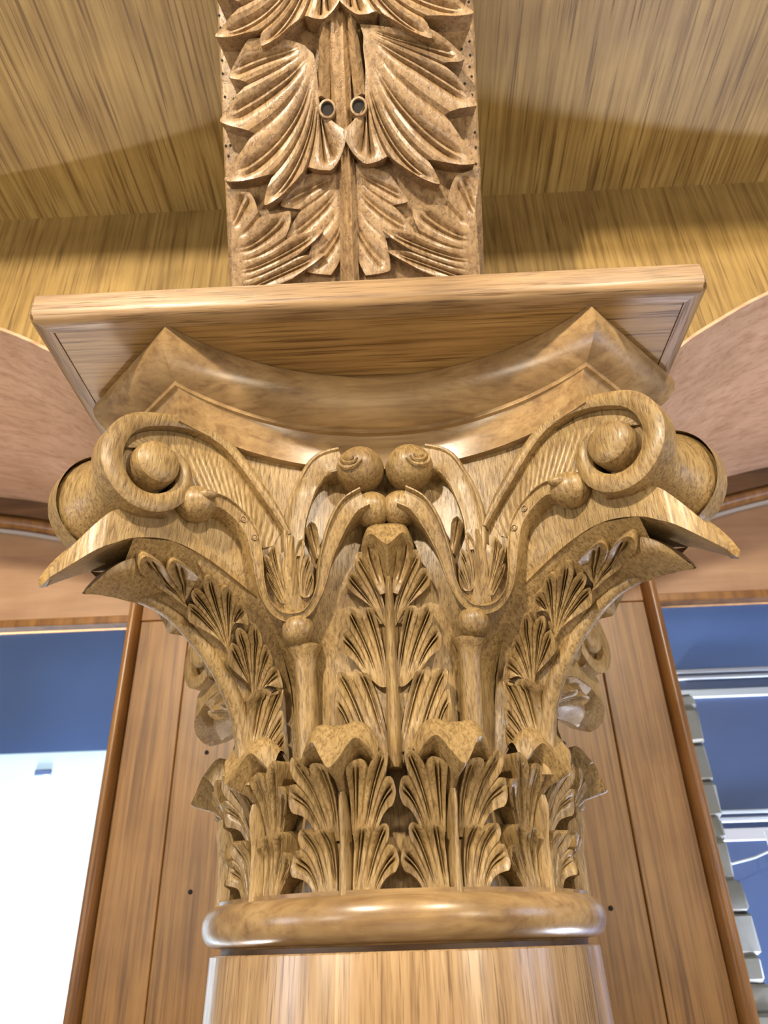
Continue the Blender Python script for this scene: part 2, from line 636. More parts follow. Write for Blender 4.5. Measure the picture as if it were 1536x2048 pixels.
# windows left and right of the pier, each under a wooden tympanum
for i, sd in enumerate((-1, 1)):
    xs = [2.6 + (6.9 - 2.6) * k / 24 for k in range(25)]
    fr = MB()
    tz = lambda x: arch_z(x) - .40
    fr.grid([[(sd * x, YW + .16, 3.16) for x in xs], [(sd * x, YW + .16, tz(x)) for x in xs]])
    fr.grid([[(sd * x, YW + .16, 3.16) for x in xs], [(sd * x, YW + .4, 3.16) for x in xs]])
    wo = put('window_%d' % (i + 1), fr, PANEL, kind='structure')
    g = MB()
    g.grid([[(sd * x, YW - .02, arch_z(x) - .02) for x in xs], [(sd * x, YW - .02, arch_z(x) - .24) for x in xs]])
    g.grid([[(sd * x, YW - .02, arch_z(x) - .24) for x in xs], [(sd * x, YW + .2, arch_z(x) - .24) for x in xs]])
    put('arch_band', g, DARKBAND, wo)
    g = MB()
    g.tube([(sd * x, YW + .10, arch_z(x) - .31) for x in xs], .085, 10)
    put('arch_bead', g, TRIM, wo)
    g = MB()
    g.tube([(sd * x, YW + .13, arch_z(x) - .415) for x in xs], .03, 8)
    put('pale_bead', g, GREYLINE, wo)
    g = MB()
    g.box(min(sd * 2.7, sd * 6.9), max(sd * 2.7, sd * 6.9), YW + .08, YW + .3, 3.09, 3.18, .01)
    put('bottom_rail', g, TRIM, wo)
    g = MB()
    g.box(min(sd * 2.8, sd * 6.9), max(sd * 2.8, sd * 6.9), YW + .20, YW + .23, -8, 3.12)
    put('glass_pane', g, GLASS, wo)
    g = MB()
    g.box(min(sd * 6.9, sd * 7.6), max(sd * 6.9, sd * 7.6), YW - .1, YW + .4, -8, 4.7, .02)
    put('jamb', g, PIER, wo)

m_ = MB()
m_.box(-16, 16, 11.8, 12, -8, 9)
put('wall_far', m_, NAVYD, kind='structure')

# what stands behind the glass
t = thing('projection_screen', 'large glowing pale screen standing behind the left window', 'screen', (-6.0 * S, 6.1 * S, -8 * S))
m_ = MB()
m_.box(-9 + 6, -3.35 + 6, 0, .08, .2, 10.38, .02)
put('panel', m_, WHITE, t)
m_ = MB()
m_.box(-5.10 + 6, -4.87 + 6, -.03, .02, 10.06, 10.14, .01)
put('latch', m_, NAVYD, t)
m_ = MB()
m_.box(-9 + 6, -3.35 + 6, -.04, .12, 0, .2, .02)
put('foot_rail', m_, ALU, t)

t = thing('blue_partition', 'mid blue upright partition rising above the pale screen behind left window', 'partition', (-6.0 * S, 6.9 * S, -8 * S))
m_ = MB()
m_.box(-3.4, 3.2, 0, .12, 0, 13.5, .02)
put('panel', m_, NAVY, t)
m_ = MB()
m_.box(-3.4, 3.2, -.03, .15, 13.5, 13.62, .02)
put('top_rail', m_, ALU, t)

t = thing('glazed_partition', 'dark navy partition with four pale metal rails behind the right window', 'partition', (5.5 * S, 4.72 * S, -8 * S))
x0, x1 = 3.38 - 5.5, 8.0 - 5.5
for nm, za, zb, M_ in (('top_panel', 10.74, 13.0, NAVY), ('panel', 10.50, 10.66, NAVYD), ('panel', 9.10, 10.42, NAVYD), ('panel', .1, 8.88, NAVYD)):
    m_ = MB()
    m_.box(x0, x1, 0, .06, za, zb, .01)
    put(nm, m_, M_, t)
for za, zb in ((10.70, 10.76), (10.625, 10.675), (10.40, 10.50), (9.075, 9.12), (8.99, 9.045)):
    m_ = MB()
    m_.box(x0, x1, -.05, .05, za, zb, .012)
    put('rail', m_, ALU, t)
m_ = MB()
m_.box(x0, x1, -.02, .05, 8.80, 8.93, .012)
put('sill_board', m_, GREYLINE, t)
m_ = MB()
m_.box(x0, x0 + .05, .0, .1, 0, 13, .01)
put('post', m_, NAVYD, t)

t = thing('stone_pillar', 'rough pale stone pillar standing just beyond the right window edge', 'pillar', (3.36 * S, 4.42 * S, -8 * S))
random.seed(3)
z = 0.0
k = 0
while z < 10.32:
    h = random.uniform(.22, .42)
    h = min(h, 10.36 - z)
    wd = .09 + random.uniform(-.02, .02) + (.05 if z < 8.3 else 0)
    if 9.8 < z < 10.15:
        wd = .19
    m_ = MB()
    m_.box(-.25, wd, -.02 + random.uniform(-.02, .02), .14, z + .002, z + h - .002, .035)
    m_.v = [(x + random.uniform(-.014, .014), y + random.uniform(-.012, .012), zz + random.uniform(-.012, .012)) for x, y, zz in m_.v]
    put('stone', m_, STONE, t)
    z += h

t = thing('hook_rail', 'slim white wire rail with bent hooks behind the right window', 'rail', (3.5 * S, 4.35 * S, .45 * S))
m_ = MB()
m_.tube([(-.1, 0, .10), (.15, 0, .15), (.42, 0, .24), (1.6, 0, .40)], .014, 6)
put('wire', m_, ALU, t)
for hx in (.33, .44, .56):
    m_ = MB()
    m_.tube([(hx, 0, .40), (hx + .01, -.01, .22), (hx + .05, -.03, .17), (hx + .10, -.02, .19), (hx + .11, 0, .33)], .016, 6)
    put('hook', m_, ALU, t)

# ------------------------------------------------------------------ column shaft
t = thing('column_shaft', 'round oak column shaft glued from upright staves under the capital', 'column', (0, 0, -8 * S))
NST = 14
for i in range(NST):
    m_ = MB()
    a0, a1 = 2 * PI * (i + .385) / NST, 2 * PI * (i + 1.385) / NST
    rows = []
    for r, z in ((.90, 0.0), (1.0, 0.0), (1.0, 3), (.972, 7.2), (.952, 7.878), (.945, 7.884), (.85, 7.884)):
        n = 8
        rows.append([((r - (.004 if k in (0, n) else 0)) * math.sin(a0 + (a1 - a0) * k / n), -(r - (.004 if k in (0, n) else 0)) * math.cos(a0 + (a1 - a0) * k / n), z) for k in range(n + 1)])
    m_.grid(rows)
    put('stave', m_, SHAFT, t)
m_ = MB()
m_.lathe([(.8, 7.88), (.90, 7.88), (.90, 7.904), (.8, 7.904)], 96)
put('neck_collar', m_, DARKBAND, t)

# ------------------------------------------------------------------ capital
cap = thing('column_capital', 'carved pale wood capital with acanthus leaves, corner scrolls and moulded concave top', 'capital', (0, 0, 0))
BR, UC, UR = .82, .88, 1.35
LA = UR * PI / 4


def kz(z):
    return sm(1.0, 1.65, z)


def body(s, z):
    """front face of the bell: a drum below, a hollow curve running out to the corners above"""
    g = 1 if s >= 0 else -1
    a = abs(s)
    p = a * PI / 4
    lx, ly = BR * math.sin(p), -BR * math.cos(p)
    if a <= 1:
        ux, uy = UR * math.sin(p), -(UC + UR) + UR * math.cos(p)
    else:
        e, q = UR / S2, (a - 1) * LA / S2
        ux, uy = e + q, -(UC + UR) + e - q
    k = kz(z)
    return (g * (lx + (ux - lx) * k), ly + (uy - ly) * k, z)


def drum(a, z):     # a in degrees
    return (.86 * math.sin(math.radians(a)), -.86 * math.cos(math.radians(a)), z)


m_ = MB()
zs = [.05, .3, .6, .9] + [1.0 + .05 * i for i in range(15)] + [1.9, 2.17]
rows = []
for z in zs:
    row = []
    for q in range(4):
        ca, sa = math.cos(q * PI / 2), math.sin(q * PI / 2)
        for k in range(24):
            x, y, _ = body(-1 + 2 * k / 24, z)
            row.append((x * ca - y * sa, x * sa + y * ca, z))
    rows.append(row)
m_.grid(rows, closed_u=True)
put('bell', m_, CARVED, cap, angle=60)

m_ = MB()
prof = [(.80, -.095), (.90, -.095), (.905, -.088)]
prof += [(.915 + .085 * math.cos(a) ** .8 if math.cos(a) > 0 else .915, .0 + .088 * math.sin(a)) for a in [math.radians(-84 + 168 * i / 16) for i in range(17)]]
prof += [(.918, .086), (.93, .086), (.932, .102), (.80, .104)]
m_.lathe(prof, 128)
put('neck_ring', m_, TURNED, cap, angle=50)

# --- lower row: twelve leaves
LOW = [[[(-2.9, .085), (-3.5, .246), (-5.6, .355)], [(-5.6, .085), (-7.6, .240), (-12.0, .360)], [(-7.9, .087), (-9.6, .190), (-14.5, .230)]],
       [[(-2.8, .300), (-3.1, .476), (-4.8, .618)], [(-5.2, .300), (-7.4, .490), (-12.5, .652)], [(-7.4, .300), (-9.4, .450), (-14.4, .515)]]]


def leaned(a, z):   # the leaves lean outward towards their tips
    r = .845 + .09 * sm(.25, .75, z)
    return (r * math.sin(math.radians(a)), -r * math.cos(math.radians(a)), z)


def stem_prof(h, ridge=0.0):
    return lambda u, t: h * math.sqrt(max(0, 1 - (u * .97) ** 2)) * (1 - .3 * sm(.85, 1, t))


STU = (-1, -1, -.85, -.6, -.3, 0, .3, .6, .85, 1, 1)


def hood(sx, base, crest, rim, und, keel):
    """bent over leaf tip: three profiles at u = 0, .5, 1 as (x, r, z)"""
    def mir(T):
        (x0, r0, z0), (x1, r1, z1), (x2, r2, z2) = T
        xm, rm, zm = (x1 + x2) / 2 * 1.04, (r1 + r2) / 2 + .012, (z1 + z2) / 2 + .018
        half = [(x2, r2, z2), (xm, rm, zm), (x1, r1, z1), (x1 * .45, r0 * .6 + r1 * .4, z0 * .62 + z1 * .38)]
        return [(-x * sx, -r, z) for x, r, z in half] + [(0, -r0, z0)] + [(x * sx, -r, z) for x, r, z in half[::-1]]
    g = MB()
    top = spline_patch([mir(base), mir(crest), mir(rim)], 32, 8)
    g.grid(top)
    rim_pts = top[-1]
    un = spline_patch([mir(und), mir(keel)], 32, 2)
    inset = [(x * .93, y + .012, z - .012) for x, y, z in rim_pts]
    mid = [tuple(.45 * a + .55 * b for a, b in zip(p, q)) for p, q in zip(inset, un[0])]
    mid = [(x, y + .018, z + .012) for x, y, z in mid]
    g.grid([rim_pts, inset, mid, un[0], un[-1]])
    return g


def lower_leaf_meshes():
    st = MB()
    sweep(st, leaned, [(0, .08), (.0, .3), (0, .5)], lambda t: .028 - .012 * t, stem_prof(.100), 10, us=STU)
    lobes = []
    for sd in (-1, 1):
        for tier, lobe in enumerate(LOW):
            g = MB()
            fan(g, leaned, [[(a * -sd, z) for a, z in pth] for pth in lobe], notch=.20, h0=.050 if not tier else .030, h1=.082, lift=.040,
                ext=(.30, .5))
            # web filling the root of the lobe beside the stem
            sweep(g, leaned, [(2.4 * sd, .08 if not tier else .32), (3.0 * sd, .20 if not tier else .45), (3.2 * sd, .29 if not tier else .53)],
                  lambda t: .030 * (1 - .45 * t), lambda u, t: .020 - .008 * abs(u), 6)
            lobes.append(g)
    tip = hood(.84, [(0, .86, .70), (.10, .87, .71), (.165, .84, .65)], [(0, .995, .757), (.10, .985, .772), (.20, .93, .70)],
               [(0, 1.11, .555), (.115, 1.06, .680), (.215, .985, .590)], [(0, .93, .47), (.07, .90, .55), (.17, .87, .57)], [(0, .86, .44), (.06, .85, .5), (.15, .84, .55)])
    return st.mesh('leaf_stem', CARVED), [g.mesh('lobe', CARVED) for g in lobes], tip.mesh('leaf_tip', CARVED, 50)


stm, lbs, tipm = lower_leaf_meshes()
for i in range(12):
    a = math.radians(-14.5 + 30 * i)
    lf = link('acanthus_leaf', stm, cap, a)
    for l in lbs:
        link('lobe', l, lf)
    link('leaf_tip', tipm, lf)

# --- upper row: one leaf in the middle of each face
CEN = [[[(-.053, .658), (-.14, .919), (-.213, 1.027)], [(-.156, .672), (-.267, .893), (-.369, 1.041)], [(-.277, .678), (-.318, .819), (-.384, .891)]],
       [[(-.05, 1.013), (-.091, 1.232), (-.132, 1.348)], [(-.112, 1.015), (-.185, 1.214), (-.242, 1.343)], [(-.186, 1.044), (-.237, 1.154), (-.314, 1.223)]],
       [[(-.03, 1.294), (-.064, 1.492), (-.164, 1.608)], [(-.085, 1.343), (-.148, 1.457), (-.215, 1.505)]]]
st = MB()
sweep(st, body, [(0, .58), (0, 1.0), (0, 1.3), (0, 1.53)], lambda t: .036 - .016 * t, stem_prof(.105), 16, us=STU)
cst = st.mesh('leaf_stem', CARVED)
clb = []
for sd in (-1, 1):
    for tier, lobe in enumerate(CEN):
        g = MB()
        fan(g, body, [[(a * -sd, z) for a, z in pth] for pth in lobe], notch=.20, h0=.034, h1=.078, lift=.040, ext=(.32, .55), sign=1, back=.25 if tier else 0)
        z0 = (.60, 1.0, 1.28)[tier]
        sweep(g, body, [(.045 * sd, z0), (.055 * sd, z0 + .15), (.06 * sd, z0 + .26)], lambda t: .040 * (1 - .5 * t), lambda u, t: .018 - .008 * abs(u), 6)
        if tier == 2:
            finger(g, body, [(.03 * sd, 1.42), (.075 * sd, 1.55), (.10 * sd, 1.66)], .02, .05, .06, .10, .02, 10, rim=.3)
        clb.append(g.mesh('lobe', CARVED))
tip = hood(1.0, [(0, .87, 1.725), (.065, .87, 1.735), (.10, .87, 1.69)], [(0, .985, 1.778), (.065, .965, 1.790), (.125, .93, 1.725)],
           [(0, 1.075, 1.610), (.075, 1.03, 1.695), (.135, .965, 1.640)], [(0, .94, 1.47), (.05, .92, 1.56), (.11, .89, 1.60)], [(0, .87, 1.45), (.04, .86, 1.52), (.09, .86, 1.58)])
ctip = tip.mesh('leaf_tip', CARVED, 50)

# --- corners: console, keel leaf, scroll
MK = [(1.0, 0, .55), (1.017, 0, .696), (1.045, 0, .809), (1.084, 0, .900), (1.157, 0, 1.016), (1.236, 0, 1.106), (1.327, 0, 1.183), (1.439, 0, 1.261), (1.554, 0, 1.31), (1.677, 0, 1.326), (1.771, 0, 1.322)]
EK = [(.80, .15, .55), (.808, .14, .709), (.813, .116, .882), (.835, .105, 1.036), (.905, .135, 1.161), (1.003, .180, 1.27), (1.146, .206, 1.392), (1.269, .211, 1.454), (1.402, .215, 1.519), (1.622, .226, 1.548), (1.811, .226, 1.501)]


def lerp3(T, t):
    t = max(-.3, min(len(T) - 1.0, t))
    i = min(len(T) - 2, max(0, int(math.floor(t))))
    q = t - i
    return [a + (b - a) * q for a, b in zip(T[i], T[i + 1])]


def flank_side(front):
    def fn(t, v):
        m = lerp3(MK, t + 1)
        e = lerp3(EK, t + 1)
        d, ta, z = [a + (b - a) * v for a, b in zip(m, e)]
        x, y = (d - ta) / S2, (-d - ta) / S2
        return (x, y, z) if front else (-y, -x, z)
    return fn


def dt(d, ta, z):   # right front corner, d along the diagonal, ta towards the front face
    return ((d - ta) / S2, (-d - ta) / S2, z)


SLAB_LOW = [(1.15, 1.40), (1.407, 1.508), (1.622, 1.548), (1.798, 1.505), (1.900, 1.440), (1.962, 1.392), (2.03, 1.325), (2.075, 1.285)]
SLAB_TOP = [(1.15, 1.95), (1.40, 1.90), (1.62, 1.76), (1.81, 1.655), (1.90, 1.615), (1.955, 1.56), (2.03, 1.43), (2.085, 1.315)]
SLAB_W = [.226, .226, .226, .226, .224, .215, .150, .060]
m_ = MB()
rows = []
for (dl, zl), (du, zu), wd in zip(SLAB_LOW, SLAB_TOP, SLAB_W):
    dip = .05 * sm(1.75, 2.0, du)
    rows.append([dt(dl, wd, zl), dt(du, wd, zu), dt(du - dip * .3, wd * .6, zu - dip * .7), dt(du - dip * .5, 0, zu - dip), dt(du - dip * .3, -wd * .6, zu - dip * .7), dt(du, -wd, zu), dt(dl, -wd, zl), dt(dl, -wd * .4, zl - .01), dt(dl, wd * .4, zl - .01)])
cc = [catmull([r[j] for r in rows], 28) for j in range(9)]
m_.grid([[cc[j][i] for j in range(9)] for i in range(29)], closed_u=True)
m_.poly([cc[j][28] for j in range(9)])
console = m_.mesh('corner_console', CARVED, 40)

ff, fb = flank_side(True), flank_side(False)
m_ = MB()
for fn in (ff, fb):
    m_.grid([[fn(-1 + 10 * j / 40, v) for v in (0, .25, .5, .75, 1.0)] for j in range(41)])
kern = m_.mesh('keel', CARVED, 60)
st = MB()
mid = catmull([(d - .012, 0, z + .010) for d, _, z in MK], 40)
st.tube([dt(*q) for q in mid], [.052 - .026 * i / 40 for i in range(41)], 14)
kst = st.mesh('leaf_stem', CARVED, 60)
COR = [[[[.33, .2], [1.37, .3], [2.34, .52]], [[.28, .33], [1.24, .51], [2.05, .79]], [[.21, .43], [.7, .57], [.92, .75]], [[-.04, .54], [.22, .65], [.36, .77]]],
       [[[2.48, .34], [3.43, .33], [4.33, .36]], [[2.38, .33], [3.74, .47], [4.67, .57]], [[2.35, .37], [3.62, .57], [4.54, .81]], [[2.32, .41], [3.03, .6], [3.65, .8]], [[2.36, .54], [2.52, .67], [2.7, .81]]],
       [[[4.67, .29], [5.59, .3], [6.4, .31]], [[4.54, .32], [5.67, .43], [6.74, .5]], [[4.46, .34], [5.55, .49], [6.82, .82]], [[4.45, .38], [5.3, .6], [6.02, .89]], [[4.72, .5], [4.93, .64], [5.11, .81]]],
       [[[6.6, .29], [7.79, .31], [8.69, .82]], [[6.6, .34], [7.26, .51], [7.78, .82]]]]
klb = []
for fn, sg in ((ff, 1), (fb, -1)):
    for tier, lobe in enumerate(COR):
        g = MB()
        fan(g, fn, [[tuple(p) for p in pth] for pth in lobe], sign=sg, notch=.28 if tier == 3 else .20, power=1.7 if tier == 3 else 2.4,
            h0=.030, h1=.062, lift=.034, ext=(.95, .62) if tier < 3 else (.7, .7), groove=.42, back=.35 if tier else .2)
        klb.append(g.mesh('lobe', CARVED))
# drooping end of the corner leaf
m_ = MB()
up = [(1.56, .10, 1.37), (1.66, .150, 1.440), (1.765, .150, 1.442), (1.850, .112, 1.372), (1.890, .03, 1.295)]
lo = [(1.56, 0, 1.330), (1.66, 0, 1.302), (1.765, 0, 1.300), (1.85, 0, 1.290), (1.894, 0, 1.278)]
for sg in (1, -1):
    A = catmull([(d, ta * sg, z) for d, ta, z in up], 14)
    B = catmull(lo, 14)
    C_ = [tuple(.5 * (a + b) + o for a, b, o in zip(p, q, (.012, .055 * sg * math.sin(PI * min(1, i / 13)), .0))) for i, (p, q) in enumerate(zip(A, B))]
    g = catmull([0, 1], 1) if False else None
    m_.grid([[dt(*p) for p in catmull([a, c, b], 8)] for a, c, b in zip(A, C_, B)])
A = catmull(up, 14)
m_.grid([[dt(*a), dt(a[0] - .01, a[1] * .4, a[2] + .03), dt(a[0] - .01, -a[1] * .4, a[2] + .03), dt(a[0], -a[1], a[2])] for a in A])
ktip = m_.mesh('leaf_tip', CARVED, 45)

# scroll drum joining the two spirals of a corner
m_ = MB()
rows = []
CX, CZ = 1.765, 1.905
OUT = catmull([(1.575, 2.193), (1.70, 2.174), (1.82, 2.128), (1.913, 2.07), (1.975, 1.988), (2.004, 1.883), (1.994, 1.786), (1.949, 1.712), (1.885, 1.666), (1.806, 1.655), (1.70, 1.68)], 48)
for ta, r in ((.222, .02), (.224, .90), (.280, 1.05), (.278, 1.15), (.24, 1.19), (.17, 1.03), (.09, .88), (0, .82), (-.09, .88), (-.17, 1.03), (-.24, 1.19), (-.278, 1.15), (-.280, 1.05), (-.224, .90), (-.222, .02)):
    rows.append([dt(CX + (d - CX) * r, ta, CZ + (z - CZ) * r) for d, z in OUT])
m_.grid(rows)
spool = m_.mesh('scroll_drum', CARVED, 50)

for q in range(4):
    a = q * PI / 2
    link('corner_console', console, cap, a)
    kl = link('corner_leaf', kst, cap, a)
    link('keel', kern, kl)
    for l in klb:
        link('lobe', l, kl)
    link('leaf_tip', ktip, kl)
    link('scroll_drum', spool, cap, a)

# --- face ornaments, both halves of one face
RIM = [(-.496, 1.715), (-.557, 1.821), (-.635, 1.93), (-.756, 2.077), (-.871, 2.169), (-.998, 2.193), (-1.115, 2.174), (-1.229, 2.128), (-1.317, 2.07), (-1.375, 1.988), (-1.403, 1.883), (-1.393, 1.786), (-1.351, 1.712), (-1.291, 1.666), (-1.216, 1.655), (-1.145, 1.682), (-1.087, 1.743), (-1.058, 1.824), (-1.065, 1.901), (-1.105, 1.955), (-1.15, 1.975), (-1.20, 1.97)]
RIMW = [.010, .020, .026, .028, .029, .029, .030, .036, .042, .047, .050, .050, .049, .048, .046, .044, .041, .036, .029, .021, .014, .008]
U_BAND = [(-.930, 1.770), (-.854, 1.779), (-.796, 1.764), (-.729, 1.721), (-.675, 1.643), (-.665, 1.55), (-.685, 1.46), (-.690, 1.40), (-.655, 1.352), (-.575, 1.332), (-.48, 1.345), (-.400, 1.400), (-.342, 1.482), (-.297, 1.609), (-.252, 1.741), (-.192, 1.84), (-.105, 1.890)]
U_W = [.044, .046, .045, .043, .038, .030, .022, .019, .022, .026, .022, .020, .026, .040, .054, .062, .066]
HELU = [(-.455, 1.60), (-.458, 1.761), (-.441, 1.885), (-.403, 2.019), (-.335, 2.135), (-.225, 2.175)]


def table(T):
    return lambda t: T[min(int(t * (len(T) - 1)), len(T) - 2)] + (T[min(int(t * (len(T) - 1)) + 1, len(T) - 1)] - T[min(int(t * (len(T) - 1)), len(T) - 2)]) * (t * (len(T) - 1) - min(int(t * (len(T) - 1)), len(T) - 2))


def band_prof(h, edge=.25, tl=None):
    def f(u, t):
        e = abs(u)
        b = h * (tl(t) if tl else 1)
        return b * (1 if .7 < e < .95 else (.86 if e >= .95 else 1 - edge))
    return f


BU = (-1, -1, -.86, -.74, -.62, -.2, .2, .62, .74, .86, 1, 1)
parts = []     # (name, mesh, [sub-parts])
for sd in (-1, 1):
    mir = lambda P: [(s * -sd, z) for s, z in P]
    sh = lambda P: [(s * -sd - .012, z) for s, z in P]
    # scroll rim winding into the eye
    g = MB()
    sweep(g, body, mir(RIM), table(RIMW), lambda u, t: (.060 + .03 * sm(.25, .6, t)) * (1 - .16 * u * u) - .02 * sm(.92, 1, t), 96, us=(-1, -1, -.92, -.7, -.35, 0, .35, .7, .92, 1, 1), skirt=-.03)
    rim_m = g.mesh('scroll', CARVED, 45)
    subs = []
    ec, en = frame(body, *mir([(-1.205, 1.868)])[0])
    g = MB()
    rows = []
    tx = Vector((0, 0, 1)).cross(en).normalized()
    for h, r in ((-.02, .112), (.075, .112), (.100, .104), (.116, .086), (.124, .05), (.126, .002)):
        rows.append([tuple(ec + en * h + (tx * math.cos(2 * PI * k / 36) + Vector((0, 0, 1)) * (math.sin(2 * PI * k / 36) * 1.02)) * r) for k in range(36)])
    g.grid(rows, closed_u=True)
    subs.append(('eye', g.mesh('eye', CARVED, 30)))
    # hollow fluted channel between rim and lower stalk
    A = catmull([(-.53, 1.74), (-.62, 1.86), (-.74, 2.03), (-.86, 2.125), (-.99, 2.155), (-1.10, 2.14), (-1.22, 2.09), (-1.30, 2.02), (-1.345, 1.93)], 96)
    Bc = catmull([(-.56, 1.66), (-.635, 1.63), (-.685, 1.68), (-.735, 1.735), (-.80, 1.765), (-.87, 1.785), (-.96, 1.79), (-1.05, 1.86), (-1.13, 1.95), (-1.20, 1.98)], 96)
    g = MB()
    rows = []
    for i, (a, b) in enumerate(zip(A, Bc)):
        row = []
        for k in range(9):
            v = k / 8
            q = (a[0] + (b[0] - a[0]) * v, a[1] + (b[1] - a[1]) * v)
            p, n_ = frame(body, *mir([q])[0])
            h = .004 + .040 * v ** 1.4 * sm(0, .25, i / 96) + .0035 * math.sin(i * PI / 2) * sm(.1, .3, v)
            row.append(tuple(p + n_ * h))
        rows.append(row)
    g.grid(rows)
    subs.append(('channel', g.mesh('channel', CARVED, 60)))
    parts.append(('scroll', rim_m, subs))
    # lower stalk bent up from the cup, then on to the small inner curl
    g = MB()
    tl = lambda t: 1 + 1.3 * sm(.76, 1, t) + .25 * (1 - sm(0, .2, t))
    sweep(g, body, sh(U_BAND), table(U_W), band_prof(.088, .14, tl), 84, us=BU)
    st_m = g.mesh('stalk', CARVED, 40)
    subs = []
    g = MB()
    for p in ((-.845, 1.780), (-.733, 1.730), (-.668, 1.645)):
        c, n_ = frame(body, *sh([p])[0])
        tx = Vector((0, 0, 1)).cross(n_).normalized()
        tz = n_.cross(tx)
        rr = [[tuple(c + n_ * h + (tx * math.cos(2 * PI * k / 12) + tz * math.sin(2 * PI * k / 12)) * r) for k in range(12)] for h, r in ((.05, .0165), (.084, .0165), (.084, .0125), (.072, .0125), (.082, .009), (.083, .001))]
        gg = MB()
        gg.grid(rr, closed_u=True)
        subs.append(('peg', gg.mesh('peg', OAKBR, 40)))
    c, n_ = frame(body, *sh([(-.965, 1.755)])[0])
    g = MB()
    g.ball(tuple(c + n_ * .04), .092, 24, 14, (1.08, 1, .98))
    subs.append(('bud', g.mesh('bud', CARVED)))
    g = MB()
    c2, n_ = frame(body, *sh([(-.955, 1.772)])[0])
    g.ball(tuple(c2 + n_ * .118), .036, 16, 10, (1.45, 1, .75))
    subs.append(('bud_eye', g.mesh('bud_eye', CARVED)))
    # end ball of the lower helix
    c, n_ = frame(body, *mir([(-.074, 1.872)])[0])
    g = MB()
    g.ball(tuple(c + n_ * .085), .098, 28, 18)
    subs.append(('curl_ball', g.mesh('curl_ball', CARVED)))
    parts.append(('stalk', st_m, subs))
    # upper helix
    g = MB()
    sweep(g, body, sh(HELU), lambda t: .050 + .012 * math.sin(PI * t) + .035 * sm(.6, 1, t), band_prof(.055, .10, lambda t: 1 + 1.2 * sm(.5, 1, t)), 28, us=BU)
    hm = g.mesh('helix', CARVED, 40)
    subs = []
    c, n_ = frame(body, *mir([(-.135, 2.113)])[0])
    bc = c + n_ * .10
    g = MB()
    g.ball(tuple(bc), .130, 32, 20)
    subs.append(('curl_ball', g.mesh('curl_ball', CARVED)))
    ball_fn = lambda a, b: tuple(bc + Vector((math.sin(a) * math.cos(b), -math.cos(a) * math.cos(b), math.sin(b))) * .128)
    for k, (r0, ww) in enumerate(((.62, .012), (.40, .011), (.2, .010))):
        g = MB()
        path = [(-.35 * -sd + r0 * math.cos(q) * .9 * -sd * -1, .10 + r0 * math.sin(q) * .85) for q in [math.radians(a_) for a_ in (-150, -110, -70, -30, 10)]]
        sweep(g, ball_fn, path, lambda t: ww * math.sin(PI * (.06 + .88 * t)) + .001, lambda u, t: .016 * (1 - abs(u) * .4), 14, us=(-1, -1, -.5, 0, .5, 1, 1), skirt=-.004)
        subs.append(('curl_groove', g.mesh('curl_groove', CARVED)))
    parts.append(('helix', hm, subs))
    # cup between the stalks: spear and two sprouts
    g = MB()
    sweep(g, body, sh([(-.56, 1.335), (-.535, 1.42), (-.505, 1.52), (-.475, 1.62)]), table([.05, .115, .125, .10, .03]), lambda u, t: .040 * (1 - .2 * abs(u)), 14)
    cup = g.mesh('cup', CARVED)
    subs = []
    g = MB()
    sweep(g, body, sh([(-.55, 1.345), (-.51, 1.46), (-.482, 1.572), (-.47, 1.70)]), table([.055, .036, .030, .026, .012]), lambda u, t: .072 * (1 - .35 * abs(u)), 16, us=STU)
    subs.append(('spear', g.mesh('spear', CARVED)))
    for fl in ([[(-.600, 1.385), (-.600, 1.43), (-.632, 1.492)], [(-.585, 1.385), (-.580, 1.49), (-.618, 1.575)], [(-.565, 1.40), (-.545, 1.56), (-.568, 1.630)]],
               [[(-.452, 1.41), (-.420, 1.44), (-.378, 1.512)], [(-.466, 1.41), (-.430, 1.50), (-.378, 1.600)], [(-.478, 1.42), (-.448, 1.58), (-.412, 1.680)]]):
        g = MB()
        fan(g, body, [sh(p) for p in fl], h0=.05, h1=.066, lift=.016, ext=(.5, .5))
        subs.append(('sprout', g.mesh('sprout', CARVED)))
    g = MB()
    finger(g, body, sh([(-.335, 1.60), (-.350, 1.70), (-.385, 1.785)]), .012, .030, .05, .07, .02, 10)
    subs.append(('sprout', g.mesh('sprout', CARVED)))
    parts.append(('cup', cup, subs))
    # upright rod carrying the cup, with its ball
    g = MB()
    P0, N0 = frame(body, sd * .598 - .03, .56)
    P1, N1 = frame(body, sd * .560 - .03, 1.205)
    P0, P1 = P0 + N0 * .02, P1 + N1 * .03
    rr = []
    ax = (P1 - P0).normalized()
    bx = ax.cross(Vector((0, 1, 0))).normalized()
    by = ax.cross(bx)
    for t_, r in ((0, .056), (.6, .052), (.80, .050), (.88, .055), (.93, .066), (.965, .080), (.985, .084), (1.0, .074), (1.02, .045), (1.025, .002)):
        c = P0 + (P1 - P0) * t_
        rr.append([tuple(c + (bx * math.cos(2 * PI * k / 24) + by * math.sin(2 * PI * k / 24)) * r) for k in range(24)])
    g.grid(rr, closed_u=True)
    rod = g.mesh('rod', CARVED, 35)
    c, n_ = frame(body, sd * .552 - .03, 1.278)
    g = MB()
    g.ball(tuple(c + n_ * .055), .080, 28, 18)
    parts.append(('rod', rod, [('ball', g.mesh('ball', CARVED))]))

for q in range(4):
    a = q * PI / 2
    lf = link('acanthus_leaf', cst, cap, a)
    for l in clb:
        link('lobe', l, lf)
    link('leaf_tip', ctip, lf)
    for nm, me, subs in parts:
        o = link(nm, me, cap, a)
        for n2, m2 in subs:
            link(n2, m2, o)

